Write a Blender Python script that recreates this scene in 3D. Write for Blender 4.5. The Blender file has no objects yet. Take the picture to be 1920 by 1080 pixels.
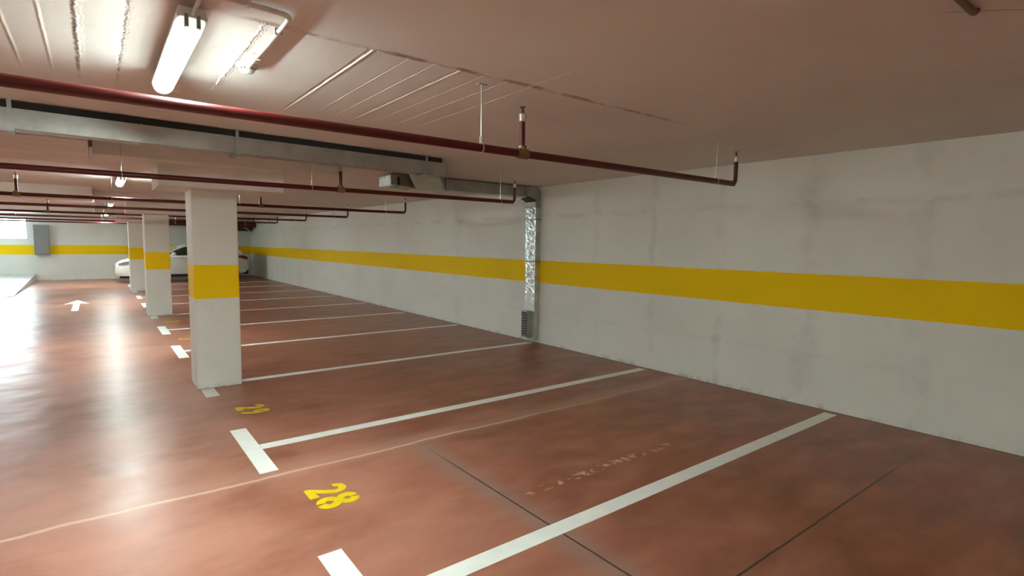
import bpy, bmesh, math, random
from mathutils import Vector, Matrix
random.seed(7)
scene = bpy.context.scene
COL = scene.collection
PI = math.pi

# ------------------------------------------------------------------ measures (metres)
W = 5.644        # right wall
H = 2.503        # ceiling
YF = 27.03       # far wall
XL, YB = -7.6, -6.0
B1, B2 = 0.976, 1.334   # yellow band

# ------------------------------------------------------------------ materials
class NT:
    def __init__(s, name):
        s.m = bpy.data.materials.new(name); s.m.use_nodes = True
        s.t = s.m.node_tree; s.n = s.t.nodes; s.l = s.t.links
        s.b = s.n['Principled BSDF']; s.out = s.n['Material Output']
        g = s.n.new('ShaderNodeNewGeometry'); s.pos = g.outputs['Position']
        sep = s.n.new('ShaderNodeSeparateXYZ'); s.l.new(s.pos, sep.inputs[0])
        s.x, s.y, s.z = sep.outputs
    def put(s, sock, v):
        if hasattr(v, 'is_linked'): s.l.new(v, sock)
        else:
            if isinstance(v, (tuple, list)) and len(v) == 3 and sock.type == 'RGBA': v = (*v, 1)
            sock.default_value = v
    def math(s, op, a, b=None, c=None, clamp=False):
        n = s.n.new('ShaderNodeMath'); n.operation = op; n.use_clamp = clamp
        s.put(n.inputs[0], a)
        if b is not None: s.put(n.inputs[1], b)
        if c is not None: s.put(n.inputs[2], c)
        return n.outputs[0]
    def noise(s, scale, detail=3, rough=.5, vec=None, stretch=None, dist=0):
        n = s.n.new('ShaderNodeTexNoise'); n.inputs['Scale'].default_value = scale
        n.inputs['Detail'].default_value = detail; n.inputs['Roughness'].default_value = rough
        n.inputs['Distortion'].default_value = dist
        v = vec or s.pos
        if stretch:
            m = s.n.new('ShaderNodeMapping'); m.inputs['Scale'].default_value = stretch
            s.l.new(v, m.inputs[0]); v = m.outputs[0]
        s.l.new(v, n.inputs['Vector']); return n.outputs['Fac']
    def ramp(s, v, lo, hi, a=0., b=1.):
        n = s.n.new('ShaderNodeMapRange'); n.interpolation_type = 'SMOOTHSTEP'
        s.put(n.inputs[0], v); n.inputs[1].default_value = lo; n.inputs[2].default_value = hi
        n.inputs[3].default_value = a; n.inputs[4].default_value = b
        return n.outputs[0]
    def mix(s, f, a, b):
        n = s.n.new('ShaderNodeMix'); n.data_type = 'RGBA'
        s.put(n.inputs[0], f); s.put(n.inputs[6], a); s.put(n.inputs[7], b)
        return n.outputs[2]
    def near(s, coord, c, w, soft=.5):
        """1 inside |coord-c|<w, soft edge"""
        d = s.math('ABSOLUTE', s.math('SUBTRACT', coord, c))
        return s.ramp(d, w*(1-soft), w*(1+soft), 1, 0)
    def bump(s, h, strength=.3, dist=.01, normal=None):
        n = s.n.new('ShaderNodeBump'); n.inputs['Strength'].default_value = strength
        n.inputs['Distance'].default_value = dist; s.l.new(h, n.inputs['Height'])
        if normal: s.l.new(normal, n.inputs['Normal'])
        s.l.new(n.outputs[0], s.b.inputs['Normal']); return n.outputs[0]
    def set(s, **k):
        for a, v in k.items():
            s.put(s.b.inputs[{'color': 'Base Color', 'rough': 'Roughness', 'metal': 'Metallic',
                              'spec': 'Specular IOR Level', 'coat': 'Coat Weight', 'crough': 'Coat Roughness'}[a]], v)
        return s

def simple(name, col, rough=.5, metal=0., var=.12, scale=18, bump=0.):
    t = NT(name)
    n = t.noise(scale, 3)
    t.set(color=t.mix(t.ramp(n, .3, .7), tuple(c*(1-var) for c in col), tuple(min(1, c*(1+var)) for c in col)),
          rough=rough, metal=metal)
    if bump: t.bump(n, bump, .004)
    return t.m

def wall_paint(name, base=(.80, .825, .78), stains=True):
    t = NT(name)
    n1 = t.noise(1.1, 5, .6); n2 = t.noise(9, 5, .65); n3 = t.noise(60, 2)
    c = t.mix(t.ramp(n1, .35, .75), base, tuple(v*.93 for v in base))
    c = t.mix(t.math('MULTIPLY', t.ramp(n2, .55, .8), .25), c, (.63, .62, .60))
    if stains:
        acc = None
        for y0, w, a in ((2.48, .10, .38), (1.53, .09, .36), (3.44, .05, .35), (4.38, .045, .32), (5.38, .05, .18), (9.15, .12, .22)):
            wob = t.math('ADD', t.y, t.math('MULTIPLY', t.math('SUBTRACT', t.noise(2.5, 2), .5), .12))
            k = t.math('MULTIPLY', t.near(wob, y0, w, .8), a)
            acc = k if acc is None else t.math('ADD', acc, k)
        for z0, w, a in ((2.03, .03, .35), (.52, .025, .14)):
            wob = t.math('ADD', t.z, t.math('MULTIPLY', t.math('SUBTRACT', t.noise(1.6, 2), .5), .10))
            acc = t.math('ADD', acc, t.math('MULTIPLY', t.near(wob, z0, w, .8), a))
        acc = t.math('MULTIPLY', acc, t.ramp(t.noise(3.3, 4, .6), .38, .68), clamp=True)
        c = t.mix(acc, c, (.50, .49, .475))
    zz = t.math('ADD', t.z, t.math('MULTIPLY', t.math('SUBTRACT', t.noise(14, 4), .5), .012))
    band = t.math('MULTIPLY', t.math('GREATER_THAN', zz, B1), t.math('LESS_THAN', zz, B2))
    yel = t.mix(t.ramp(n1, .3, .7), (.92, .615, .002), (.95, .65, .003))
    c = t.mix(band, c, yel)
    # scuffs just above the floor
    foot = t.math('MULTIPLY', t.ramp(t.z, .0, .07, 1, 0), t.ramp(t.noise(5, 4, .7), .5, .62))
    c = t.mix(t.math('MULTIPLY', foot, .4), c, (.27, .22, .2))
    t.set(color=c, rough=.75, spec=.25)
    h = t.math('ADD', n2, t.math('MULTIPLY', n3, .35))
    t.bump(h, .35, .006)
    return t.m

def floor_mat():
    t = NT('red_concrete')
    n1 = t.noise(.9, 6, .62, dist=.4); n2 = t.noise(3.0, 5, .6, dist=.25, stretch=(.6, 1.2, 1)); n3 = t.noise(.35, 3); n4 = t.noise(22, 4, .6)
    c = t.mix(t.ramp(n1, .25, .78), (.20, .047, .016), (.30, .083, .040))
    c = t.mix(t.math('MULTIPLY', t.ramp(n2, .22, .86), .45), c, (.42, .165, .105))
    c = t.mix(t.math('MULTIPLY', t.ramp(t.noise(3.5, 4, .5, dist=.2, stretch=(.55, 1.3, 1)), .36, .78), .52), c, (.49, .215, .145))
    c = t.mix(t.math('MULTIPLY', t.ramp(n2, .58, .20), .6), c, (.15, .042, .02))
    # pale bloom over the aisle: part dust, part lamplight painted into the colour
    dust_glow = t.ramp(t.math('ADD', t.x, t.math('MULTIPLY', n3, 1.6)), 1.0, 4.2, 1, 0)
    c = t.mix(t.math('MULTIPLY', t.math('MULTIPLY', dust_glow, t.ramp(n1, .22, .62)), .60), c, (.57, .285, .215))
    sc = t.math('MULTIPLY', t.ramp(n4, .62, .78), t.ramp(n2, .52, .66))
    c = t.mix(t.math('MULTIPLY', sc, .5), c, (.62, .42, .34))
    wob = t.math('MULTIPLY', t.math('SUBTRACT', t.noise(1.4, 3), .5), .10)
    fine = t.math('MULTIPLY', t.math('SUBTRACT', t.noise(9, 3), .5), .03)
    # pale seam between two pours, running to the wall
    seam = t.near(t.math('ADD', t.y, t.math('ADD', wob, fine)), 3.80, .016, .7)
    seamw = t.near(t.math('ADD', t.y, t.math('ADD', wob, fine)), 3.86, .10, .8)
    seam = t.math('MULTIPLY', seam, t.ramp(t.x, 2.2, 4.6, .9, .25))
    c = t.mix(t.math('MULTIPLY', seamw, .38), c, (.5, .3, .23))
    c = t.mix(t.math('MULTIPLY', seam, .95), c, (.70, .44, .35))
    # row of chips
    chips = t.math('MULTIPLY', t.near(t.math('ADD', t.y, wob), 2.58, .03, .8), t.ramp(t.noise(16, 3), .50, .60))
    chips = t.math('MULTIPLY', chips, t.near(t.x, 2.85, .75, .2))
    c = t.mix(t.math('MULTIPLY', chips, .95), c, (.62, .40, .30))
    # saw cuts
    cut1 = t.math('MULTIPLY', t.near(t.math('ADD', t.x, t.math('MULTIPLY', fine, .3)), 1.99, .006, .6), t.ramp(t.y, 3.1, 3.7, 1, .15))
    cut1 = t.math('MULTIPLY', cut1, t.ramp(t.y, 3.9, 3.7))
    cut2 = t.math('MULTIPLY', t.near(t.math('ADD', t.y, t.math('MULTIPLY', fine, .3)), 1.30, .006, .6), t.ramp(t.x, 4.2, 5.0, 1, .1))
    cut3 = t.math('MULTIPLY', t.near(t.y, 10.6, .008, .6), .6)
    halo = t.math('MULTIPLY', t.near(t.math('ADD', t.x, wob), 1.97, .10, .9), t.ramp(t.y, 3.9, 3.6))
    c = t.mix(t.math('MULTIPLY', halo, .48), c, (.30, .225, .20))
    cut = t.math('MAXIMUM', t.math('MAXIMUM', cut1, cut2), cut3)
    c = t.mix(t.math('MULTIPLY', cut, .9), c, (.02, .014, .012))
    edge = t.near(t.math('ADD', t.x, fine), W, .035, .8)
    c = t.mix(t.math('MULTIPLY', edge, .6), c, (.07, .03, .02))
    r = t.math('ADD', t.ramp(n1, .25, .8, .29, .36), t.ramp(n2, .35, .8, 0, .07))
    t.set(color=c, rough=r, spec=.42)
    h = t.math('ADD', t.math('MULTIPLY', t.noise(1.7, 2), 3.2), t.math('ADD', t.math('MULTIPLY', n2, .35), t.math('MULTIPLY', n4, .06)))
    h = t.math('SUBTRACT', h, t.math('MULTIPLY', cut, .5))
    h = t.math('ADD', h, t.math('MULTIPLY', seam, .25))
    t.bump(h, .35, .010)
    return t.m

def ceiling_mat():
    t = NT('ceiling_paint')
    n1 = t.noise(.8, 5, .6); n2 = t.noise(7, 5, .65); n3 = t.noise(45, 3)
    c = t.mix(t.ramp(n1, .3, .7), (.77, .745, .705), (.71, .68, .64))
    c = t.mix(t.math('MULTIPLY', t.ramp(n2, .58, .78), .2), c, (.62, .56, .51))
    crack = t.near(t.math('ADD', t.y, t.math('MULTIPLY', t.math('SUBTRACT', t.noise(3, 4), .5), .06)), 2.47, .02, .8)
    crack = t.math('MULTIPLY', t.math('MULTIPLY', crack, t.ramp(t.noise(6, 3), .35, .6)), t.near(t.x, 1.9, 1.5, .3))
    c = t.mix(t.math('MULTIPLY', crack, .85), c, (.33, .24, .19))
    for x0, ylo, yhi, a in ((2.02, 2.1, 2.5, .8), (3.86, 2.6, 3.5, .5)):
        k = t.math('MULTIPLY', t.near(t.x, x0, .006, .6), t.near(t.y, (ylo+yhi)/2, (yhi-ylo)/2, .15))
        c = t.mix(t.math('MULTIPLY', k, a), c, (.95, .9, .85))
    k = t.math('MULTIPLY', t.near(t.math('ADD', t.math('ADD', t.x, t.y), t.math('MULTIPLY', t.math('SUBTRACT', t.noise(4, 3), .5), .1)), 3.31, .006, .7), t.near(t.y, .56, .14, .2))
    c = t.mix(t.math('MULTIPLY', k, .6), c, (.3, .2, .16))
    for x0, w0, a in ((-.035, .008, .8), (.135, .006, .6)):
        wob = t.math('ADD', t.x, t.math('MULTIPLY', t.math('SUBTRACT', t.noise(22, 4, .7), .5), .03))
        k = t.math('MULTIPLY', t.math('MULTIPLY', t.near(wob, x0, w0, .6), t.near(t.y, 3.0, .85, .25)), t.ramp(t.noise(9, 3), .30, .55))
        c = t.mix(t.math('MULTIPLY', k, a), c, (.20, .15, .125))
    t.set(color=c, rough=.85, spec=.2)
    t.bump(t.math('ADD', t.math('MULTIPLY', n2, 1.), t.math('MULTIPLY', n3, .25)), .3, .006)
    return t.m

def galv_mat(name, crumple=0., col=(.40, .41, .38), rough=.42):
    t = NT(name)
    n1 = t.noise(5, 3); n2 = t.noise(30, 3, .6)
    t.set(color=t.mix(t.ramp(n1, .3, .7), tuple(v*.85 for v in col), tuple(v*1.1 for v in col)), metal=.9,
          rough=t.ramp(n2, .3, .7, rough*.85, rough*1.2))
    if crumple: t.bump(t.noise(9, 3, .5, dist=.5, stretch=(1, 1, .6)), crumple, .02)
    else: t.bump(t.noise(2.2, 2), .25, .02)
    return t.m

def emit_mat(name, col, strength):
    t = NT(name); t.b.inputs['Emission Color'].default_value = (*col, 1)
    t.b.inputs['Emission Strength'].default_value = strength
    # the cover throws most of its light down, little sideways past the gear tray
    g = t.n.new('ShaderNodeNewGeometry'); sp = t.n.new('ShaderNodeSeparateXYZ'); t.l.new(g.outputs['Normal'], sp.inputs[0])
    t.l.new(t.ramp(t.math('MULTIPLY', sp.outputs[2], -1.), .45, 1., strength*.045, strength), t.b.inputs['Emission Strength'])
    t.set(color=(.8, .82, .8), rough=.4); return t.m

def glass_mat(name, tint=(.9, .95, .95), tr=.9):
    t = NT(name)
    t.n.remove(t.b)
    a = t.n.new('ShaderNodeBsdfTransparent'); a.inputs[0].default_value = (*tint, 1)
    g = t.n.new('ShaderNodeBsdfGlossy'); g.inputs['Roughness'].default_value = .03
    f = t.n.new('ShaderNodeFresnel'); f.inputs[0].default_value = 1.45
    m = t.n.new('ShaderNodeMixShader'); t.l.new(f.outputs[0], m.inputs[0])
    t.l.new(a.outputs[0], m.inputs[1]); t.l.new(g.outputs[0], m.inputs[2]); t.l.new(m.outputs[0], t.out.inputs[0])
    return t.m

M = {}
M['wall'] = wall_paint('white_wall_paint')
M['wall_plain'] = wall_paint('white_column_paint', (.79, .805, .765), False)
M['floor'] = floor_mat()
M['ceiling'] = ceiling_mat()
M['cap'] = simple('cream_concrete', (.78, .755, .715), .85, var=.05, scale=3, bump=.2)
M['galv'] = galv_mat('galvanised_steel')
M['foil'] = galv_mat('crumpled_foil', .55, (.62, .66, .65), .30)
M['galv_light'] = galv_mat('bright_galvanised_steel', 0, (.60, .63, .60), .45)
M['gap_shade'] = simple('gap_shade_strip', (.012, .012, .010), .8)
M['red'] = simple('dark_red_paint', (.085, .0035, .0035), .40)
M['brass'] = simple('brass', (.26, .19, .085), .5, .7)
M['steel'] = simple('zinc_steel', (.70, .70, .66), .28, .9)
M['line'] = simple('white_line_paint', (.86, .89, .85), .55, var=.03, scale=8)
M['yellow'] = simple('yellow_line_paint', (.80, .60, .003), .5, var=.05)
M['tube'] = emit_mat('lamp_cover', (.855, 1.0, .94), 60)
M['tube_end'] = simple('lamp_end_cover', (.8, .82, .8), .4, var=.01)
M['tube_end'].node_tree.nodes['Principled BSDF'].inputs['Emission Color'].default_value = (.87, 1., .93, 1)
M['tube_end'].node_tree.nodes['Principled BSDF'].inputs['Emission Strength'].default_value = .14
M['plastic'] = simple('pale_grey_plastic', (.66, .68, .66), .4, var=.03)
M['clip'] = simple('clip_steel', (.30, .31, .30), .4, .6)
M['conduit'] = simple('grey_pvc', (.60, .58, .54), .45, var=.04)
M['brown'] = simple('brown_pipe', (.11, .035, .02), .5)
M['grey'] = simple('grey_cabinet_paint', (.23, .235, .24), .5, var=.05)
M['dark'] = simple('black_rubber', (.012, .012, .013), .6)
M['carwhite'] = simple('white_car_paint', (.72, .73, .71), .18, var=.02)
M['carglass'] = simple('dark_car_glass', (.02, .028, .02), .06, var=.02)
M['wheel'] = simple('alloy_wheel', (.42, .42, .42), .3, .8)
M['lens'] = simple('clear_lamp_lens', (.16, .18, .19), .08, var=.03)
M['redlens'] = simple('red_lamp_lens', (.20, .006, .008), .12)
M['concrete'] = simple('pale_concrete', (.56, .57, .58), .35, var=.08, scale=4, bump=.15)
M['pane'] = glass_mat('window_glass')
M['frame'] = simple('white_window_frame', (.72, .74, .75), .4, var=.03)
M['darkgrille'] = simple('dark_grille', (.035, .035, .03), .5)

# ------------------------------------------------------------------ mesh helpers
class MB:
    def __init__(s): s.bm = bmesh.new()
    def box(s, a, b, bev=0., seg=2):
        a, b = Vector(a), Vector(b)
        r = bmesh.ops.create_cube(s.bm, size=1.)
        vs = r['verts']
        for v in vs: v.co = Vector(((a[i]+b[i])/2 + v.co[i]*(b[i]-a[i]) for i in range(3)))
        if bev:
            es = list({e for v in vs for e in v.link_edges})
            bmesh.ops.bevel(s.bm, geom=es, offset=bev, segments=seg, affect='EDGES', profile=.6)
        return s
    def hexa(s, p):
        v = [s.bm.verts.new(q) for q in p]      # 4 + 4 corners
        for f in ((0, 1, 2, 3), (7, 6, 5, 4), (0, 4, 5, 1), (1, 5, 6, 2), (2, 6, 7, 3), (3, 7, 4, 0)): s.bm.faces.new([v[i] for i in f])
        return s
    def prism(s, pts, axis, lo, hi, bev=0.):
        """pts are 2-D in the other two axes, extruded along axis"""
        def mk(p, h):
            l = list(p); l.insert(axis, h); return l
        a = [s.bm.verts.new(mk(p, lo)) for p in pts]; b = [s.bm.verts.new(mk(p, hi)) for p in pts]
        n = len(pts); fs = [s.bm.faces.new(a), s.bm.faces.new(b[::-1])]
        for i in range(n): fs.append(s.bm.faces.new((a[i], b[i], b[(i+1) % n], a[(i+1) % n])))
        if bev:
            es = list({e for f in fs[:2] for e in f.edges})
            bmesh.ops.bevel(s.bm, geom=es, offset=bev, segments=2, affect='EDGES')
        return s
    def cyl(s, a, b, r, r2=None, n=20):
        a, b = Vector(a), Vector(b); d = b-a
        q = d.to_track_quat('Z', 'Y').to_matrix().to_4x4(); q.translation = (a+b)/2
        bmesh.ops.create_cone(s.bm, cap_ends=True, segments=n, radius1=r, radius2=r if r2 is None else r2, depth=d.length, matrix=q)
        return s
    def tube(s, pts, r, n=12, up=None):
        pts = [Vector(p) for p in pts]; rings = []
        for i, p in enumerate(pts):
            d = (pts[min(i+1, len(pts)-1)]-pts[max(i-1, 0)]).normalized()
            u = d.orthogonal().normalized() if i == 0 else (u - d*u.dot(d)).normalized()
            w = d.cross(u)
            rings.append([s.bm.verts.new(p + r*(math.cos(2*PI*k/n)*u + math.sin(2*PI*k/n)*w)) for k in range(n)])
        for i in range(len(pts)-1):
            for k in range(n): s.bm.faces.new((rings[i][k], rings[i][(k+1) % n], rings[i+1][(k+1) % n], rings[i+1][k]))
        s.bm.faces.new(rings[0][::-1]); s.bm.faces.new(rings[-1])
        return s
    def lathe(s, prof, c=(0, 0, 0), n=20):
        rings = []
        for r, z in prof: rings.append([s.bm.verts.new((c[0]+r*math.cos(2*PI*k/n), c[1]+r*math.sin(2*PI*k/n), c[2]+z)) for k in range(n)])
        for i in range(len(prof)-1):
            for k in range(n): s.bm.faces.new((rings[i][k], rings[i][(k+1) % n], rings[i+1][(k+1) % n], rings[i+1][k]))
        s.bm.faces.new(rings[0][::-1]); s.bm.faces.new(rings[-1])
        return s
    def loft(s, secs, cap=True):
        rings = [[s.bm.verts.new(p) for p in q] for q in secs]; n = len(secs[0])
        for i in range(len(rings)-1):
            for k in range(n): s.bm.faces.new((rings[i][k], rings[i][(k+1) % n], rings[i+1][(k+1) % n], rings[i+1][k]))
        if cap: s.bm.faces.new(rings[0][::-1]); s.bm.faces.new(rings[-1])
        return s
    def build(s, name, mat, parent=None, smooth=False, loc=None):
        bmesh.ops.recalc_face_normals(s.bm, faces=s.bm.faces)
        me = bpy.data.meshes.new(name); s.bm.to_mesh(me); s.bm.free()
        for mm in (mat if isinstance(mat, list) else [mat]): me.materials.append(mm)
        if smooth:
            for p in me.polygons: p.use_smooth = True
            me.set_sharp_from_angle(angle=math.radians(40))
        o = bpy.data.objects.new(name, me); COL.objects.link(o)
        if parent: o.parent = parent
        if loc: o.location = loc
        return o

def tag(o, label=None, cat=None, group=None, kind=None):
    if label: o['label'] = label
    if cat: o['category'] = cat
    if group: o['group'] = group
    if kind: o['kind'] = kind
    return o
def thing(name, label, cat, loc=(0, 0, 0), rz=0, group=None):
    o = bpy.data.objects.new(name, None); o.empty_display_size = .2; COL.objects.link(o)
    o.location = loc; o.rotation_euler = (0, 0, rz); return tag(o, label, cat, group)
def copy_tree(o, parent=None):
    c = o.copy(); COL.objects.link(c)
    if parent: c.parent = parent
    for ch in list(o.children): copy_tree(ch, c)
    return c

# ------------------------------------------------------------------ the setting
def struct(o, label): return tag(o, label, kind='structure')
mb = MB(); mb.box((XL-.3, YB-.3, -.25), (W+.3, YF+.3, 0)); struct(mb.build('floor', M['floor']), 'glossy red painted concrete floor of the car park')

def ceiling():
    feats = [(-.27, .010, -.002, 'r'), (-.145, .010, -.002, 'r'), (-.025, .014, -.0045, 'r'), (.135, .010, .0045, 'r'), (.60, .013, -.005, 'r'),
             (1.065, .013, .010, 'g'), (1.26, .006, .002, 'g'), (1.40, .006, .003, 'g'), (1.545, .012, .007, 'g'), (1.70, .006, .002, 'g'), (1.86, .006, .003, 'g'), (2.03, .009, .003, 'g')]
    y0, y1 = 2.47, 4.05
    xs = {-.8, 2.6}
    for x, w, d, k in feats:
        for j in range(-8, 9): xs.add(round(x + j*w*.27, 5))
    x = -.8
    while x < 2.6: xs.add(round(x, 4)); x += .05
    xs = sorted(xs)
    ny = 150; ys = [y0 + (y1-y0)*j/ny for j in range(ny+1)]
    rnd = {}
    for i, f in enumerate(feats):
        v = 0; l = []
        for j in range(ny+1):
            v = v*.55 + random.uniform(-1, 1)*.8; l.append((v, random.uniform(.25, 1.2)))
        rnd[i] = l
    cr = [random.uniform(.2, 1) for _ in xs]
    def zf(x, y, ix, j):
        z = 0
        e = min(1, (j)/4, (ny-j)/45)
        for i, (fx, w, d, k) in enumerate(feats):
            if abs(x-fx) > w*2.4: continue
            rough = abs(d) > .004 and k == 'r'
            jx = rnd[i][j][0]*(.006 if rough else .0012); am = rnd[i][j][1] if rough else .8+.2*rnd[i][j][1]
            t = (x-fx-jx)/w
            if k == 'r': s = max(0, 1-abs(t)) if not rough else (max(0, 1-abs(t+.2)*1.3) + .4*max(0, 1-abs(t-.9)*1.6)*rnd[i][(j*3) % ny][1])
            else: s = max(0, 1-abs(t+.15)) - .35*max(0, 1-abs(t-.9))
            z += d*s*am*e
        return z
    bm = bmesh.new()
    grid = []
    for j, y in enumerate(ys):
        row = []
        for ix, x in enumerate(xs):
            z = zf(x, y, ix, j)
            if j in (1, 2): z -= .004*cr[ix]*(1 if x > .55 else .4)
            row.append(bm.verts.new((x, y, H + (0 if ix in (0, len(xs)-1) or j in (0, ny) else z))))
        grid.append(row)
    for j in range(ny):
        for i in range(len(xs)-1): bm.faces.new((grid[j][i], grid[j+1][i], grid[j+1][i+1], grid[j][i+1]))
    A, B = XL-.3, W+.3; C, D = YB-.3, YF+.3
    def quad(a, b, c, d): bm.faces.new([bm.verts.new((*p, H)) for p in ((a, c), (a, d), (b, d), (b, c))])
    quad(A, -.8, C, D); quad(2.6, B, C, D); quad(-.8, 2.6, C, y0); quad(-.8, 2.6, y1, D)
    bmesh.ops.reverse_faces(bm, faces=[f for f in bm.faces if f.normal.z > 0])
    me = bpy.data.meshes.new('ceiling'); bm.to_mesh(me); bm.free(); me.materials.append(M['ceiling'])
    o = bpy.data.objects.new('ceiling', me); COL.objects.link(o)
    struct(o, 'low painted concrete ceiling with board marks')
ceiling()

mb = MB(); mb.box((W, YB-.3, -.1), (W+.25, YF+.3, H+.05)); struct(mb.build('wall_right', M['wall']), 'white concrete wall with a yellow band along the bays')
mb = MB(); mb.box((XL-.25, YB-.3, -.1), (XL, YF+.3, H+.05)); struct(mb.build('wall_left', M['wall_plain']), 'white concrete wall with a yellow band beyond the aisle')
mb = MB(); mb.box((XL, YB-.25, -.1), (W, YB, H+.05)); struct(mb.build('wall_back', M['wall_plain']), 'white concrete wall with a yellow band behind the viewer')
wx0, wx1, wz0, wz1 = -5.6, -1.99, 1.52, 2.36
mb = MB(); mb.box((XL, YF, -.1), (W, YF+.25, wz0)); mb.box((XL, YF, wz1), (W, YF+.25, H+.05))
mb.box((XL, YF, wz0), (wx0, YF+.25, wz1)); mb.box((wx1, YF, wz0), (W, YF+.25, wz1))
struct(mb.build('wall_far', M['wall_plain']), 'white end wall with a yellow band and a bright opening')
mb = MB()
for a, b in (((wx0, wz0), (wx1, wz0+.05)), ((wx0, wz1-.05), (wx1, wz1)), ((wx0, wz0), (wx0+.05, wz1)), ((wx1-.05, wz0), (wx1, wz1)), ((-3.82, wz0), (-3.77, wz1))):
    mb.box((a[0], YF+.08, a[1]), (b[0], YF+.14, b[1]), .004)
win = struct(mb.build('window_1', M['frame']), 'bright daylight window high in the end wall')
mb = MB(); mb.box((wx0+.05, YF+.105, wz0+.05), (wx1-.05, YF+.111, wz1-.05)); mb.build('window_pane', M['pane'], win)

# dropped ceiling panels left of the aisle (heads of the pillars that stand outside the frame)
for k in range(3):
    y = 5.28 + 6.82*k
    mb = MB(); mb.box((-3.4, y, 2.335), (-.015, y+1.62, H+.02), .006)
    struct(mb.build('trim_%d' % (k+1), M['cap']), 'shallow dropped ceiling panel over the left of the aisle')
# ramp kerb
mb = MB(); mb.hexa([(-5.5, 19.75, -.02), (-1.83, 19.75, -.02), (-1.83, YF-.02, -.02), (-5.5, YF-.02, -.02),
                    (-5.5, 19.75, .012), (-1.83, 19.75, .012), (-1.83, YF-.02, .24), (-5.5, YF-.02, .24)])
tag(mb.build('concrete_ramp', M['concrete']), 'pale concrete ramp rising to the end wall under the bright window', 'ramp')

# ------------------------------------------------------------------ pillars
cols_y = [6.51, 13.42, 20.22]
clabel = ['nearest white square pillar with a yellow band', 'middle white pillar with a yellow band, behind the nearest one',
          'farthest white pillar with a yellow band, in front of the car\'s bonnet']
for k, y in enumerate(cols_y):
    t = thing('concrete_pillar', clabel[k], 'pillar', (1.02, y, 0), 0, 'pillars along the bay ends')
    mb = MB(); mb.box((-.22, 0, 0), (.215, .45, 2.13), .018)
    mb.build('shaft', M['wall_plain'], t)
    mb = MB(); mb.box((-.52, -.26, 2.12), (.63, .46, 2.345), .006); mb.build('lower_capital', M['cap'], t)
    mb = MB(); mb.box((-1.01, -.51, 2.335), (1.20, .47, H+.02), .006); mb.build('upper_capital', M['cap'], t)

# ------------------------------------------------------------------ floor paint
LY = [2.144 + 2.268*i for i in range(10)]
def line_label(i):
    return ['nearest white bay line, running out of the bottom of the photo', 'white bay line between the numbers 28 and 29 with a thick end bar',
            'white bay line running from the nearest pillar to the wall duct', 'first white bay line beyond the nearest pillar',
            'second white bay line beyond the nearest pillar', 'white bay line meeting the middle pillar',
            'first white bay line beyond the middle pillar', 'second white bay line beyond the middle pillar',
            'white bay line meeting the farthest pillar', 'last white bay line, just in front of the white car'][i]
for i, y in enumerate(LY):
    t = thing('bay_line', line_label(i), 'parking line', (.83, y, 0), 0, 'white bay lines on the floor')
    z = .0022
    pil = i in (2, 5, 8)
    a = MB(); a.box((.41 if pil else .125, -.056, 0), (4.72, .056, z)); a.build('divider_line', M['line'], t)
    c0 = 6.51 - LY[2] if i == 2 else (cols_y[i//3] - y if pil else 0)
    for y0, y1 in (((-.525, c0-.004), (c0+.454, .56)) if pil else ((-.525, .525),)):
        a = MB(); a.box((0, y0, 0), (.122, y1, z)); a.build('end_bar', M['line'], t)

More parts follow.
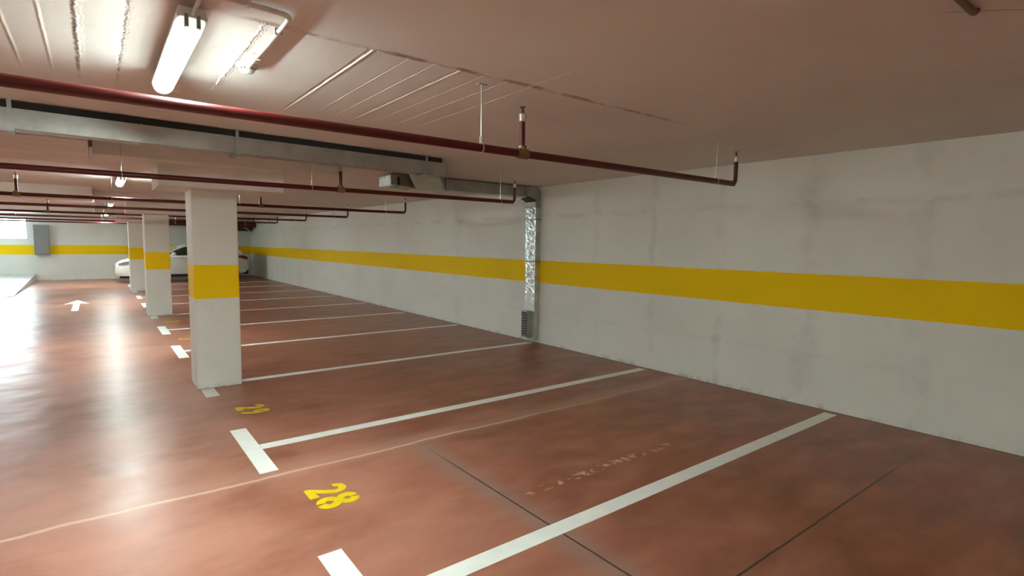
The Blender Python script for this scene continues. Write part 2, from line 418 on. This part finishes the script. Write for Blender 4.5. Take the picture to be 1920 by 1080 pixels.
# stencilled digits: local x across (0..1), local y up (0..1.7)
def stroke(pts, w, closed=False):
    """polygon strip along a polyline with widths"""
    n = len(pts); L = []; R = []
    for i, p in enumerate(pts):
        a = pts[max(i-1, 0)]; b = pts[min(i+1, n-1)]
        d = Vector((b[0]-a[0], b[1]-a[1])).normalized(); nn = Vector((-d.y, d.x))
        ww = w[i] if isinstance(w, list) else w
        L.append((p[0]+nn.x*ww/2, p[1]+nn.y*ww/2)); R.append((p[0]-nn.x*ww/2, p[1]-nn.y*ww/2))
    return L, R
def arc(cx, cy, rx, ry, a0, a1, n=14):
    return [(cx+rx*math.cos(math.radians(a0+(a1-a0)*i/n)), cy+ry*math.sin(math.radians(a0+(a1-a0)*i/n))) for i in range(n+1)]
def digit(ch):
    S = []
    if ch == '2':
        poly = arc(.5, 1.20, .48, .50, 178, -32, 18) + [(.76, .70), (.55, .42), (.50, .36), (1.0, .40), (1.0, 0), (0, 0), (0, .22), (.20, .48), (.46, .80)] + arc(.49, 1.20, .17, .17, -40, 178, 10)
        mb = MB(); mb.prism([(x*.145, y*.25/1.7) for x, y in poly], 2, 0, .0025)
        return mb
    elif ch == '3':
        S = [(arc(.47, 1.24, .34, .31, 160, -80), .28), (arc(.47, .47, .36, .34, 80, -160), .28)]
    elif ch == '8':
        for s in (-1, 1):
            S.append(([(.5+s*abs(x-.5), y) for x, y in arc(.53, 1.25, .30, .29, 84, -68, 10) + arc(.53, .45, .33, .32, 66, -84, 12)], .37))
    elif ch == '9':
        S = [(arc(.5, 1.18, .33, .36, 0, 360, 24), .25), ([(.83, 1.15), (.80, .8), (.68, .45), (.45, .15), (.30, .10)], .25)]
    elif ch == '0':
        S = [(arc(.5, .85, .34, .70, 95, 265), .28), (arc(.5, .85, .34, .70, 85, -85), .28)]
    elif ch == '1':
        S = [([(.55, 0), (.55, 1.7)], .30), ([(.25, 1.32), (.52, 1.58)], .22)]
    elif ch == '4':
        S = [([(.70, 0), (.70, 1.7)], .28), ([(.02, .50), (.98, .50)], .24), ([(.12, .55), (.62, 1.6)], .24)]
    elif ch == '5':
        S = [([(.22, .80), (.22, 1.66)], .24), ([(.12, 1.56), (.90, 1.56)], .26), (arc(.46, .53, .37, .40, 115, -155), .28)]
    mb = MB()
    for si, (p, w) in enumerate(S):
        L, R = stroke(p, w)
        sx = .145; sy = .25/1.7; z0, z1 = 0, .0025 + .0005*si
        for i in range(len(p)-1):
            q = [L[i], L[i+1], R[i+1], R[i]]
            a = [mb.bm.verts.new((x*sx, y*sy, z0)) for x, y in q]; b = [mb.bm.verts.new((x*sx, y*sy, z1)) for x, y in q]
            mb.bm.faces.new(b)
            for k in range(4): mb.bm.faces.new((a[k], a[(k+1) % 4], b[(k+1) % 4], b[k]))
    bmesh.ops.remove_doubles(mb.bm, verts=mb.bm.verts, dist=.0002)
    return mb
numlab = {28: 'yellow stencilled number 28 in the nearest bay', 29: 'yellow stencilled number 29 just before the nearest pillar',
          31: 'yellow stencilled number 31 seen left of the nearest pillar', 32: 'yellow stencilled number 32 before the middle pillar',
          34: 'yellow stencilled number 34 beyond the middle pillar'}
for num, y, wd in ((28, 3.45, .175), (29, 5.61, .165), (31, 10.15, .16), (32, 12.45, .16), (34, 17.0, .16)):
    t = thing('bay_number', numlab[num], 'floor number', (.99, y, .0), -PI/2, 'yellow bay numbers')
    for k, ch in enumerate(str(num)):
        d = digit(ch).build('digit', M['yellow'], t, loc=(k*wd, 0 if k == 0 else .015, 0))
        if num != 28: d.scale.x = .84
# arrow
mb = MB(); mb.prism([(-.065, -1.35), (.065, -1.35), (.065, .35), (.25, .25), (0, 1.35), (-.25, .25), (-.065, .35)], 2, 0, .0025)
tag(mb.build('floor_arrow', M['line'], loc=(-.43, 16.6, 0)), 'white painted arrow pointing away along the aisle', 'arrow')

# ------------------------------------------------------------------ sprinkler pipes
PZ = 2.146
def sprinkler(mbname, x, t, tee=True):
    """riser with coupling and upright head on the pipe at local x"""
    m = MB(); 
    if tee: m.cyl((x, 0, .0), (x, 0, .20), .0165)
    else: m.tube([(x-.05, 0, 0), (x-.03, 0, .002), (x-.012, 0, .012), (x-.002, 0, .03), (x, 0, .05), (x, 0, .20)], .0175, 16)
    r = m.build('riser', M['red'], t, True)
    if tee:
        m = MB(); m.cyl((x-.038, 0, 0), (x+.038, 0, 0), .031); m.cyl((x, 0, 0), (x, 0, .042), .025); m.cyl((x, 0, .036), (x, 0, .046), .028)
        m.build('tee_fitting', M['brass'], r, True)
    m = MB(); m.lathe([(.0195, .190), (.0225, .192), (.0225, .232), (.019, .236), (.014, .240)], (x, 0, 0)); m.build('coupling', M['steel'], r, True)
    m = MB(); m.lathe([(.012, .236), (.014, .245), (.010, .249), (.006, .252), (.004, .262), (.004, .268), (.003, .270)], (x, 0, 0), 12)
    m.tube([(x-.010, 0, .246), (x-.013, 0, .258), (x-.010, 0, .268), (x, 0, .276)], .0022, 6)
    m.tube([(x+.010, 0, .246), (x+.013, 0, .258), (x+.010, 0, .268), (x, 0, .276)], .0022, 6)
    m.cyl((x, 0, .275), (x, 0, .278), .021, n=16)
    m.build('sprinkler_head', M['brass'], r, True)
def hanger(x, t):
    m = MB(); m.cyl((x, 0, .06), (x, 0, H-PZ-.004), .0048, n=10)
    h = m.build('hanger_rod', M['steel'], t, True)
    m = MB(); m.tube([(x, .027*math.sin(a), .027*math.cos(a)) for a in [2*PI*i/20 for i in range(21)]], .003, 6)
    m.build('pipe_ring', M['steel'], h, True)
    m = MB(); m.cyl((x, 0, .027), (x, 0, .066), .0105, n=6); m.build('nut', M['steel'], h)
    m = MB(); m.box((x-.03, -.014, H-PZ-.007), (x+.03, .014, H-PZ)); m.build('ceiling_plate', M['steel'], h)
def make_pipe(y, x_end, label, tees, hangs, group):
    t = thing('sprinkler_pipe', label, 'pipe', (0, y, PZ), 0, group)
    m = MB(); m.cyl((XL+.02, 0, 0), (x_end-.03, 0, 0), .0235); m.build('pipe_run', M['red'], t, True)
    for x in tees: sprinkler('', x, t)
    sprinkler('', x_end, t, False)
    for x in hangs: hanger(x, t)
    return t
plab = ['nearest dark red sprinkler pipe across the top of the photo', 'second dark red sprinkler pipe, ending beside the wall duct',
        'third dark red sprinkler pipe, first behind the nearest pillar', 'fourth dark red sprinkler pipe, second behind the nearest pillar',
        'fifth dark red sprinkler pipe, third behind the nearest pillar', 'sixth dark red sprinkler pipe, fourth behind the nearest pillar',
        'seventh dark red sprinkler pipe, near the farthest pillar', 'eighth dark red sprinkler pipe, farthest and nearest the end wall']
for k, (y, xe) in enumerate(((2.614, 4.48), (5.69, 4.41), (9.2, 4.575), (11.87, 4.49), (14.83, 4.475), (17.65, 4.46), (20.75, 4.45), (23.6, 4.45))):
    make_pipe(y, xe, plab[k], [2.08] + ([-.76] if k in (2, 4) else []) + [-2.8], [4.18, 1.78] + ([.2] if k else []) + [-1.5], 'red sprinkler pipes under the ceiling')
# thick main at the far end
mb = MB(); mb.cyl((1.5, 0, 0), (W-.02, 0, 0), .105, n=24)
main = tag(mb.build('water_main', M['red'], None, True, (0, 25.9, 2.27)), 'thick dark red pipe above the white car', 'pipe')
mb = MB()
for x in (2.4, 4.6): mb.cyl((x, 0, .1), (x, 0, H-2.27), .008, n=8); mb.tube([(x, .108*math.sin(2*PI*i/20), .108*math.cos(2*PI*i/20)) for i in range(21)], .008, 6)
mb.build('hanger_rod', M['steel'], main, True)
# dark duct in the far right corner
t = thing('extract_duct', 'dark duct piece with a slanted pipe high in the far right corner', 'duct', (5.1, 26.2, 2.0))
mb = MB(); mb.box((-.38, .25, .02), (.50, .78, .38), .01); mb.build('duct_body', M['darkgrille'], t)
mb = MB(); mb.tube([(-.40, .12, .42), (.0, .14, .26), (.34, .16, .06), (.42, .2, .0)], .035, 12); mb.build('slanted_pipe', M['galv'], t, True)

# ------------------------------------------------------------------ lamps
def make_lamp():
    t = thing('fluorescent_lamp', '', 'lamp')
    L = .585
    sec = [(-.044, .085), (-.052, .055), (-.049, .045), (.049, .045), (.052, .055), (.044, .085)]
    m = MB(); m.prism(sec, 1, -L, L, .004); m.build('housing', M['plastic'], t)
    # cover: rounded trough under the housing
    pr = [(-.050, .046)] + [(.048*math.cos(a), .046 + .046*math.sin(a)) for a in [PI + PI*i/12 for i in range(13)]] + [(.050, .046)]
    secs = []
    for y, s in ((-L+.07, .97), (-L+.075, 1), (L-.075, 1), (L-.07, .97)): secs.append([(x*s, y, .046+(z-.046)*s) for x, z in pr])
    m = MB(); m.loft(secs); m.build('diffuser', M['tube'], t, True)
    for s in (-1, 1):
        secs = []
        for y, k in ((s*(L-.07), 1.02), (s*(L-.02), .98), (s*(L-.004), .86), (s*L, .6)): secs.append([(x*k, y, .046+(z-.046)*k) for x, z in pr])
        m = MB(); m.loft(secs); m.build('end_cap', M['tube_end'], t, True)
        for x in (-.020, .020):
            m = MB(); m.box((x-.007, min(s*(L-.045), s*(L+.004)), .012), (x+.007, max(s*(L-.045), s*(L+.004)), .058), .002)
            m.build('clip', M['clip'], t)
    m = MB()
    for y in (-.4, .4): m.box((-.02, y-.015, .085), (.02, y+.015, .1), .002)
    m.build('mounting_bracket', M['clip'], t)
    return t
lamp0 = make_lamp()
lz = H-.112
lamp0.location = (.325, 3.01, lz)
lamp0['label'] = 'nearest fluorescent batten lamp, glowing white on the ceiling'
llab = ['second fluorescent lamp, seen end-on just under the second red pipe', 'third fluorescent lamp along the aisle, far ahead among the red pipes',
        'farthest fluorescent lamp, near the end wall']
for y, lab in ((9.72, llab[0]), (16.54, llab[1]), (23.3, llab[2])):
    c = copy_tree(lamp0); c.location = (.325, y, lz); c['label'] = lab
for o in [o for o in COL.objects if o.name.startswith('fluorescent_lamp')]: o['group'] = 'fluorescent lamps along the aisle'
for lx, ly, lab in ((.325, -3.92, 'added fill lamp on the ceiling, unseen behind the viewer'), (-4.3, -3.92, 'added fill lamp of the left row, unseen behind the viewer'),
                    (-4.3, 2.9, 'nearest added fill lamp of the left row, out of view'), (-4.3, 9.72, 'second added fill lamp of the left row, out of view'),
                    (-4.3, 16.54, 'third added fill lamp of the left row, out of view'), (-4.3, 23.3, 'farthest added fill lamp of the left row, out of view')):
    c = copy_tree(lamp0); c.location = (lx, ly, lz); c['label'] = lab  # lamp copies added out of view to raise the room's overall light
mb = MB(); mb.tube([(0, -.575, .06), (.004, -.60, .066), (.012, -.64, .084), (.018, -.68, .098), (.022, -.725, .103)], .0075, 10)
mb.build('supply_cable', M['conduit'], lamp0, True)
# conduit with elbow and sensor
t = thing('electrical_conduit', 'grey conduit elbow on the ceiling beside the nearest lamp', 'conduit', (.66, 2.30, H-.018))
pts = [(-2.2, -.035, 0), (-.25, -.03, 0), (-.06, -.012, 0)] + [(-.06+.05*math.sin(a), .038-.05*math.cos(a), 0) for a in [i*PI/16 for i in range(1, 9)]] + [(-.008, .10, 0), (-.004, .77, 0)]
mb = MB(); mb.tube(pts, .0105, 12); mb.build('conduit_tube', M['conduit'], t, True)
for x, y, ax in ((-.17, -.026, 0), (-.007, .20, 1), (-.005, .60, 1)):
    mb = MB(); d = (.007, .017) if ax == 0 else (.017, .007)
    mb.box((x-d[0], y-d[1], -.013), (x+d[0], y+d[1], .018), .003); mb.build('pipe_clip', M['conduit'], t)
t = thing('ceiling_sensor', 'small round white sensor at the end of the grey conduit', 'sensor', (.655, 3.11, H))
mb = MB(); mb.lathe([(.052, 0), (.052, -.012), (.046, -.018), (.03, -.02)], n=28); mb.build('base', M['plastic'], t, True)
mb = MB(); mb.lathe([(.036, -.018), (.036, -.030), (.030, -.042), (.012, -.047)], n=28); mb.build('sensor_head', M['plastic'], t, True)
mb = MB()
for k in range(12): mb.cyl((.0345*math.cos(k*PI/6), .0345*math.sin(k*PI/6), -.024), (.0365*math.cos(k*PI/6), .0365*math.sin(k*PI/6), -.024), .004, n=8)
mb.build('sensor_vent', M['dark'], t)
# brown stub top right
t = thing('ceiling_pipe_stub', 'short brown pipe end on the ceiling at the top right of the photo', 'pipe', (2.66, .615, H-.02))
mb = MB(); mb.tube([(-.9, 0, .0), (-.2, 0, .0), (-.03, 0, 0), (-.01, 0, .003), (.008, 0, .012), (.012, 0, .022)], .013, 14); mb.build('pipe_body', M['brown'], t, True)
mb = MB(); mb.box((-.36, -.018, -.016), (-.345, .018, .02), .002); mb.build('pipe_clip', M['brown'], t)

# ------------------------------------------------------------------ ventilation duct
t = thing('ventilation_duct', 'galvanised steel duct running under the ceiling and down the white wall', 'duct', (0, 0, 0))
def LD(x, y, z):            # large run is slightly skewed in plan
    a = math.atan2(.22, 3.5); return (3.0 + x*math.cos(a) - y*math.sin(a), 5.09 + x*math.sin(a) + y*math.cos(a), z)
def ldbox(m, x0, x1, y0, y1, z0, z1):
    m.hexa([LD(x0, y0, z0), LD(x1, y0, z0), LD(x1, y1, z0), LD(x0, y1, z0), LD(x0, y0, z1), LD(x1, y0, z1), LD(x1, y1, z1), LD(x0, y1, z1)]); return m
zb, zt = 2.316, 2.448
run = ldbox(MB(), -8.0, 0, 0, .15, zb, zt).build('main_run', M['galv'], t)
ldbox(MB(), -8.0, -.03, .010, .14, zt, H-.008).build('gap_shade_strip', M['gap_shade'], t)  # black strip standing in for the shade between duct and ceiling
for x in (-6.2, -4.85, -3.42, -2.05, -.235):
    m = MB(); ldbox(m, x-.012, x+.012, -.012, -.003, zb-.012, H-.002); ldbox(m, x-.012, x+.012, .153, .162, zb-.012, H-.002)
    ldbox(m, x-.02, x+.02, -.03, .18, zb-.018, zb-.002); m.build('duct_hanger', M['galv'], t)
m = MB()
for x in (-6.8, -5.4, -4.0, -2.7, -1.3): ldbox(m, x-.004, x+.004, -.004, .154, zb-.004, zt+.003)
m.build('seam', M['galv'], t)
ldbox(MB(), -.012, .0, -.012, .162, zb-.012, zt+.006).build('end_flange', M['galv'], t)
# offset piece back to the small run
A = [LD(-.40, .08, zb-.006), LD(-.02, .08, zb-.006), LD(-.02, .08, zt-.004), LD(-.40, .08, zt-.004)]
B = [(3.42, 6.59, 2.332), (3.88, 6.59, 2.332), (3.88, 6.59, 2.488), (3.42, 6.59, 2.488)]
m = MB(); m.hexa(A + B); m.build('offset_piece', M['galv'], t)
sy0, sy1, sz0, sz1 = 6.59, 6.835, 2.332, 2.490
m = MB(); m.box((3.40, sy0, sz0), (5.36, sy1, sz1)); m.build('small_run', M['galv'], t)
m = MB(); m.box((3.40, sy0+.012, sz1), (5.45, sy1-.012, H-.004)); m.build('gap_shade_strip', M['gap_shade'], t)  # same black strip for the shaded gap above the small run
for x in (3.90, 5.33):
    m = MB(); m.box((x-.012, sy0-.014, sz0-.014), (x+.012, sy1+.014, sz1+.003)); m.build('flange', M['galv'], t)
m = MB(); m.loft([[(3.43, y, z) for y, z in ((6.57, 2.318), (6.86, 2.318), (6.86, 2.47), (6.57, 2.47))],
                  [(3.30, y, z) for y, z in ((6.52, 2.325), (6.87, 2.325), (6.87, 2.462), (6.52, 2.462))],
                  [(3.16, y, z) for y, z in ((6.50, 2.332), (6.87, 2.332), (6.87, 2.458), (6.50, 2.458))]])
m.build('outlet_stub', M['galv'], t)
m = MB(); m.box((3.12, 6.53, 2.345), (3.17, 6.85, 2.447)); m.build('outlet_neck', M['darkgrille'], t)
m = MB(); m.box((3.03, 6.50, 2.332), (3.125, 6.87, 2.460), .004); m.build('outlet_grille', M['foil'], t)
# elbow
vx = 5.536
pts = [(5.36, sz0), (5.36, sz1)] + [(W-.012-.11+.11*math.sin(a), sz1-.11+.11*math.cos(a)) for a in [i*PI/16 for i in range(0, 9)]] + [(W-.012, 2.185), (vx, 2.185), (vx-.01, 2.26), (vx-.05, 2.31), (vx-.10, sz0)]
m = MB(); m.prism([(x, z) for x, z in pts], 1, sy0, sy1); m.build('elbow', M['galv'], t)
m = MB(); m.prism([(5.40, 2.318), (5.50, 2.300), (5.525, 2.285), (5.515, 2.262), (5.46, 2.29)], 1, sy0-.012, sy1-.02); m.build('bracket', M['darkgrille'], t)
# vertical run with dents
m = MB()
NZ, NYY = 70, 8
zs = [.045 + (2.185-.045)*i/NZ for i in range(NZ+1)]
rings = []
for z in zs:
    ring = []
    for j in range(NYY+1):
        y = sy0 + (sy1-sy0)*j/NYY
        d = 0 if j in (0, NYY) or z < .75 else random.uniform(-.006, .006)
        ring.append((vx+d, y, z))
    ring += [(W-.002, sy1, z), (W-.002, sy0, z)]
    rings.append(ring)
m.loft(rings); wr = m.build('wall_run', [M['galv_light'], M['foil']], t)
for p in wr.data.polygons:
    if p.normal.x < -.6 and p.center.z > .70: p.material_index = 1
m = MB()
for z in (2.185, 1.985, 1.318):
    m.box((vx-.012, sy0-.012, z-.011), (W-.001, sy1+.012, z+.011))
m.build('collar', M['clip'], t)
m = MB()
for z in (.80, .93, 1.08, 1.62, 1.80): m.box((vx-.007, sy0+.01, z-.008), (vx+.01, sy1-.01, z+.008), .003)
m.build('seam', M['foil'], t)
m = MB(); m.box((5.442, 6.652, .085), (vx+.004, 6.80, .52), .004)
inl = m.build('inlet_box', M['galv'], t)
m = MB(); m.box((5.436, 6.665, .11), (5.444, 6.787, .50)); m.build('inlet_grille', M['darkgrille'], inl)
m = MB()
for i in range(9): m.box((5.430, 6.668, .125+i*.042), (5.438, 6.784, .135+i*.042))
m.build('louvre', M['clip'], inl)

# ------------------------------------------------------------------ grey cabinet on the end wall
t = thing('wall_cabinet', 'grey metal cabinet on the end wall beside the bright window', 'cabinet', (-1.6, YF, .97))
mb = MB(); mb.box((-.22, -.28, 0), (.22, 0, 1.12), .008); mb.build('cabinet_body', M['grey'], t)
mb = MB(); mb.box((-.19, -.292, .03), (.19, -.279, .80), .004); d = mb.build('cabinet_door', M['grey'], t)
mb = MB(); mb.box((.13, -.305, .38), (.15, -.29, .48), .003); mb.build('handle', M['clip'], d)

# ------------------------------------------------------------------ white car, nose to the left
def make_car():
    t = thing('car', 'white hatchback car parked sideways behind the pillars at the end of the bays', 'car', (.52, 23.9, 0))
    LEN, HW = 4.42, .88
    def lerp(tab, x):
        for (a, va), (b, vb) in zip(tab, tab[1:]):
            if x <= b:
                u = max(0, min(1, (x-a)/(b-a))); u = u*u*(3-2*u)*.5 + u*.5; return va+(vb-va)*u
        return tab[-1][1]
    top = [(0, .66), (.10, .76), (.35, .86), (.8, .945), (1.35, 1.02), (1.6, 1.05), (2.6, 1.07), (3.6, 1.09), (4.1, 1.08), (4.3, .98), (4.42, .86)]
    bot = [(0, .26), (.15, .20), (.6, .19), (3.8, .19), (4.25, .24), (4.42, .36)]
    wid = [(0, .52), (.10, .68), (.3, .80), (.7, .865), (1.4, .88), (3.3, .88), (4.0, .85), (4.3, .76), (4.42, .62)]
    secs = []
    n = 36
    for i in range(n+1):
        x = LEN*i/n; zt_, zb_, w = lerp(top, x), lerp(bot, x), lerp(wid, x)
        h = zt_-zb_
        prof = [(-w*.80, zb_), (-w*.97, zb_+h*.10), (-w, zb_+h*.35), (-w*.995, zb_+h*.66), (-w*.955, zb_+h*.88), (-w*.80, zt_-.012), (-w*.4, zt_+.006),
                (w*.4, zt_+.006), (w*.80, zt_-.012), (w*.955, zb_+h*.88), (w*.995, zb_+h*.66), (w, zb_+h*.35), (w*.97, zb_+h*.10), (w*.80, zb_)]
        secs.append([(x, HW+y, z) for y, z in prof])
    m = MB(); m.loft(secs); body = m.build('body', M['carwhite'], t, True)
    # cabin: glass house, then white roof and pillars over it
    roof = [(1.45, 1.03), (1.75, 1.20), (2.15, 1.385), (2.6, 1.455), (3.1, 1.46), (3.6, 1.41), (4.0, 1.27), (4.25, 1.07)]
    def cab(x0, x1, infl, zlow):
        S = []
        for i in range(25):
            x = x0 + (x1-x0)*i/24; zr = lerp(roof, x); zl = zlow
            w0 = .815*lerp([(1.45, .80), (1.9, .97), (3.6, 1), (4.25, .80)], x); k = (zr-1.04)/.42
            w1 = w0 - .20*max(0, k)
            S.append([(x, HW+y, z) for y, z in ((-w0-infl, zl), (-w1-.03-infl, zr-.06), (-w1+.10, zr+infl), (0, zr+.012+infl), (w1-.10, zr+infl), (w1+.03+infl, zr-.06), (w0+infl, zl))])
        return S
    m = MB(); m.loft(cab(1.50, 4.22, -.006, .98)); m.build('windows', M['carglass'], t, True)
    # roof skin + pillars
    m = MB()
    S = []
    for i in range(29):
        x = 1.95 + (4.2-1.95)*i/28; zr = lerp(roof, x); k = (zr-1.04)/.42
        w0 = .815*lerp([(1.45, .80), (1.9, .97), (3.6, 1), (4.25, .80)], x); w1 = w0-.20*max(0, k)
        S.append([(x, HW+y, z) for y, z in ((-w1-.035, zr-.075), (-w1-.02, zr-.035), (-w1+.10, zr+.008), (0, zr+.022), (w1-.10, zr+.008), (w1+.02, zr-.035), (w1+.035, zr-.075), (w1-.02, zr-.05), (0, zr-.02), (-w1+.02, zr-.05))])
    m.loft(S); m.build('roof', M['carwhite'], t, True)
    for s in (-1, 1):
        m = MB()
        P = []
        for x in (1.50, 1.75, 1.98, 2.2):
            zr = lerp(roof, x); k = (zr-1.04)/.42
            w0 = .815*lerp([(1.45, .80), (1.9, .97), (3.6, 1), (4.25, .80)], x); w1 = w0-.20*max(0, k)
            P.append((x, HW+s*(w1+.02), zr-.035))
        m.tube(P, .034, 8)
        m.build('pillar_trim', M['carwhite'], t, True)
        m = MB()   # rear quarter panel
        q = [(3.72, 1.02), (4.22, 1.02), (4.12, 1.17), (3.95, 1.27), (3.78, 1.32)]
        m.prism([(x, z) for x, z in q], 1, HW+s*.70-.07, HW+s*.70+.07); m.build('quarter_panel', M['carwhite'], t)
        m = MB(); m.prism([(2.62, 1.03), (2.72, 1.03), (2.74, 1.40), (2.66, 1.40)], 1, HW+s*.745-.045, HW+s*.745+.045); m.build('door_pillar', M['dark'], t)
        m = MB(); m.lathe([(.02, -.07), (.075, -.05), (.085, 0), (.075, .05), (.02, .07)], (1.78, HW+s*.99, 1.06), 14)
        m.box((1.76, HW+s*.93-.06, 1.01), (1.80, HW+s*.93+.06, 1.03)); m.build('wing_mirror', M['carwhite'], t, True)
        for wxp in (.86, 3.48):
            m = MB(); m.cyl((wxp, HW+s*.66, .33), (wxp, HW+s*.893, .33), .375, n=32); m.build('wheel_arch', M['dark'], t, True)
            m = MB(); m.lathe([(.20, -.10), (.29, -.10), (.318, -.07), (.318, .07), (.29, .10), (.20, .10)], (0, 0, 0), 32)
            w = m.build('wheel', M['dark'], t, True); w.rotation_euler = (PI/2, 0, 0); w.location = (wxp, HW+s*.80, .318)
            m = MB(); m.lathe([(.21, -.03), (.205, .02), (.05, .03), (.03, .04)] if s < 0 else [(.03, -.04), (.05, -.03), (.205, -.02), (.21, .03)], (0, 0, .075 if s < 0 else -.075), 10)
            m.build('rim', M['wheel'], w)
        m = MB(); m.box((1.30, HW+s*.85-.03, .185), (3.05, HW+s*.85+.035, .30), .01); m.build('sill', M['dark'], t)
        m = MB(); m.loft([[(x, HW+s*y, z) for y, z in ((yy-.03, zz-hh), (yy+.022, zz-hh), (yy+.022, zz+hh), (yy-.03, zz+hh))] for x, yy, zz, hh in ((.10, .66, .68, .03), (.25, .765, .715, .05), (.45, .82, .76, .045), (.62, .842, .80, .012))])
        m.build('headlight', M['lens'], t, True)
        m = MB(); m.loft([[(x, HW+s*y, z) for y, z in ((yy-.03, zz-hh), (yy+.025, zz-hh), (yy+.025, zz+hh), (yy-.03, zz+hh))] for x, yy, zz, hh in ((3.98, .84, .95, .02), (4.15, .80, .93, .06), (4.30, .745, .90, .07), (4.38, .66, .88, .06))])
        m.build('tail_light', M['redlens'], t, True)
        m = MB(); m.box((.14, HW+s*.60-.10, .36), (.24, HW+s*.60+.10, .46), .02); m.build('fog_light', M['dark'], t)
    m = MB(); m.box((-.012, HW-.40, .52), (.06, HW+.40, .60), .01); m.box((.01, HW-.46, .28), (.1, HW+.46, .40), .01); m.build('front_grille', M['dark'], t)
    m = MB(); m.box((4.20, HW-.70, .24), (4.40, HW+.70, .40), .03); m.build('rear_skirt', M['dark'], t)
    m = MB(); m.box((.12, HW-.74, .17), (.62, HW+.74, .25), .02); m.build('front_skirt', M['dark'], t)
    return t
make_car()

# ------------------------------------------------------------------ light: the lamps above, and daylight through the window
w = bpy.data.worlds.new('world'); scene.world = w; w.use_nodes = True
bg = w.node_tree.nodes['Background']; bg.inputs[0].default_value = (.80, .93, 1.0, 1); bg.inputs[1].default_value = 8
pl = bpy.data.lights.new('window_portal', 'AREA'); pl.shape = 'RECTANGLE'; pl.size = wx1-wx0; pl.size_y = wz1-wz0
pl.cycles.is_portal = True
po = bpy.data.objects.new('window_portal', pl); COL.objects.link(po); po.location = ((wx0+wx1)/2, YF+.2, (wz0+wz1)/2)
po.rotation_euler = (-PI/2, 0, 0)      # facing into the room

# ------------------------------------------------------------------ camera
yaw, pitch, roll, f = 0.6567239052467072, 0.0821831210203571, 0.012007294834243263, 1011.1252982308845
F = Vector((math.sin(yaw)*math.cos(pitch), math.cos(yaw)*math.cos(pitch), -math.sin(pitch)))
R = Vector((math.cos(yaw), -math.sin(yaw), 0)); U = R.cross(F)
R2 = R*math.cos(roll) + U*math.sin(roll); U2 = -R*math.sin(roll) + U*math.cos(roll)
cam = bpy.data.cameras.new('camera'); cam.sensor_fit = 'HORIZONTAL'; cam.sensor_width = 36; cam.lens = f/1920*36
cam.clip_start = .02
co = bpy.data.objects.new('camera', cam); COL.objects.link(co)
m4 = Matrix((R2, U2, -F)).transposed().to_4x4(); m4.translation = (0, 0, 1.6); co.matrix_world = m4
scene.camera = co
vs = scene.view_settings
scene.display_settings.display_device = 'sRGB'
vs.view_transform = 'Standard'; vs.look = 'None'; vs.gamma = 1; vs.use_curve_mapping = False
vs.exposure = 2.68
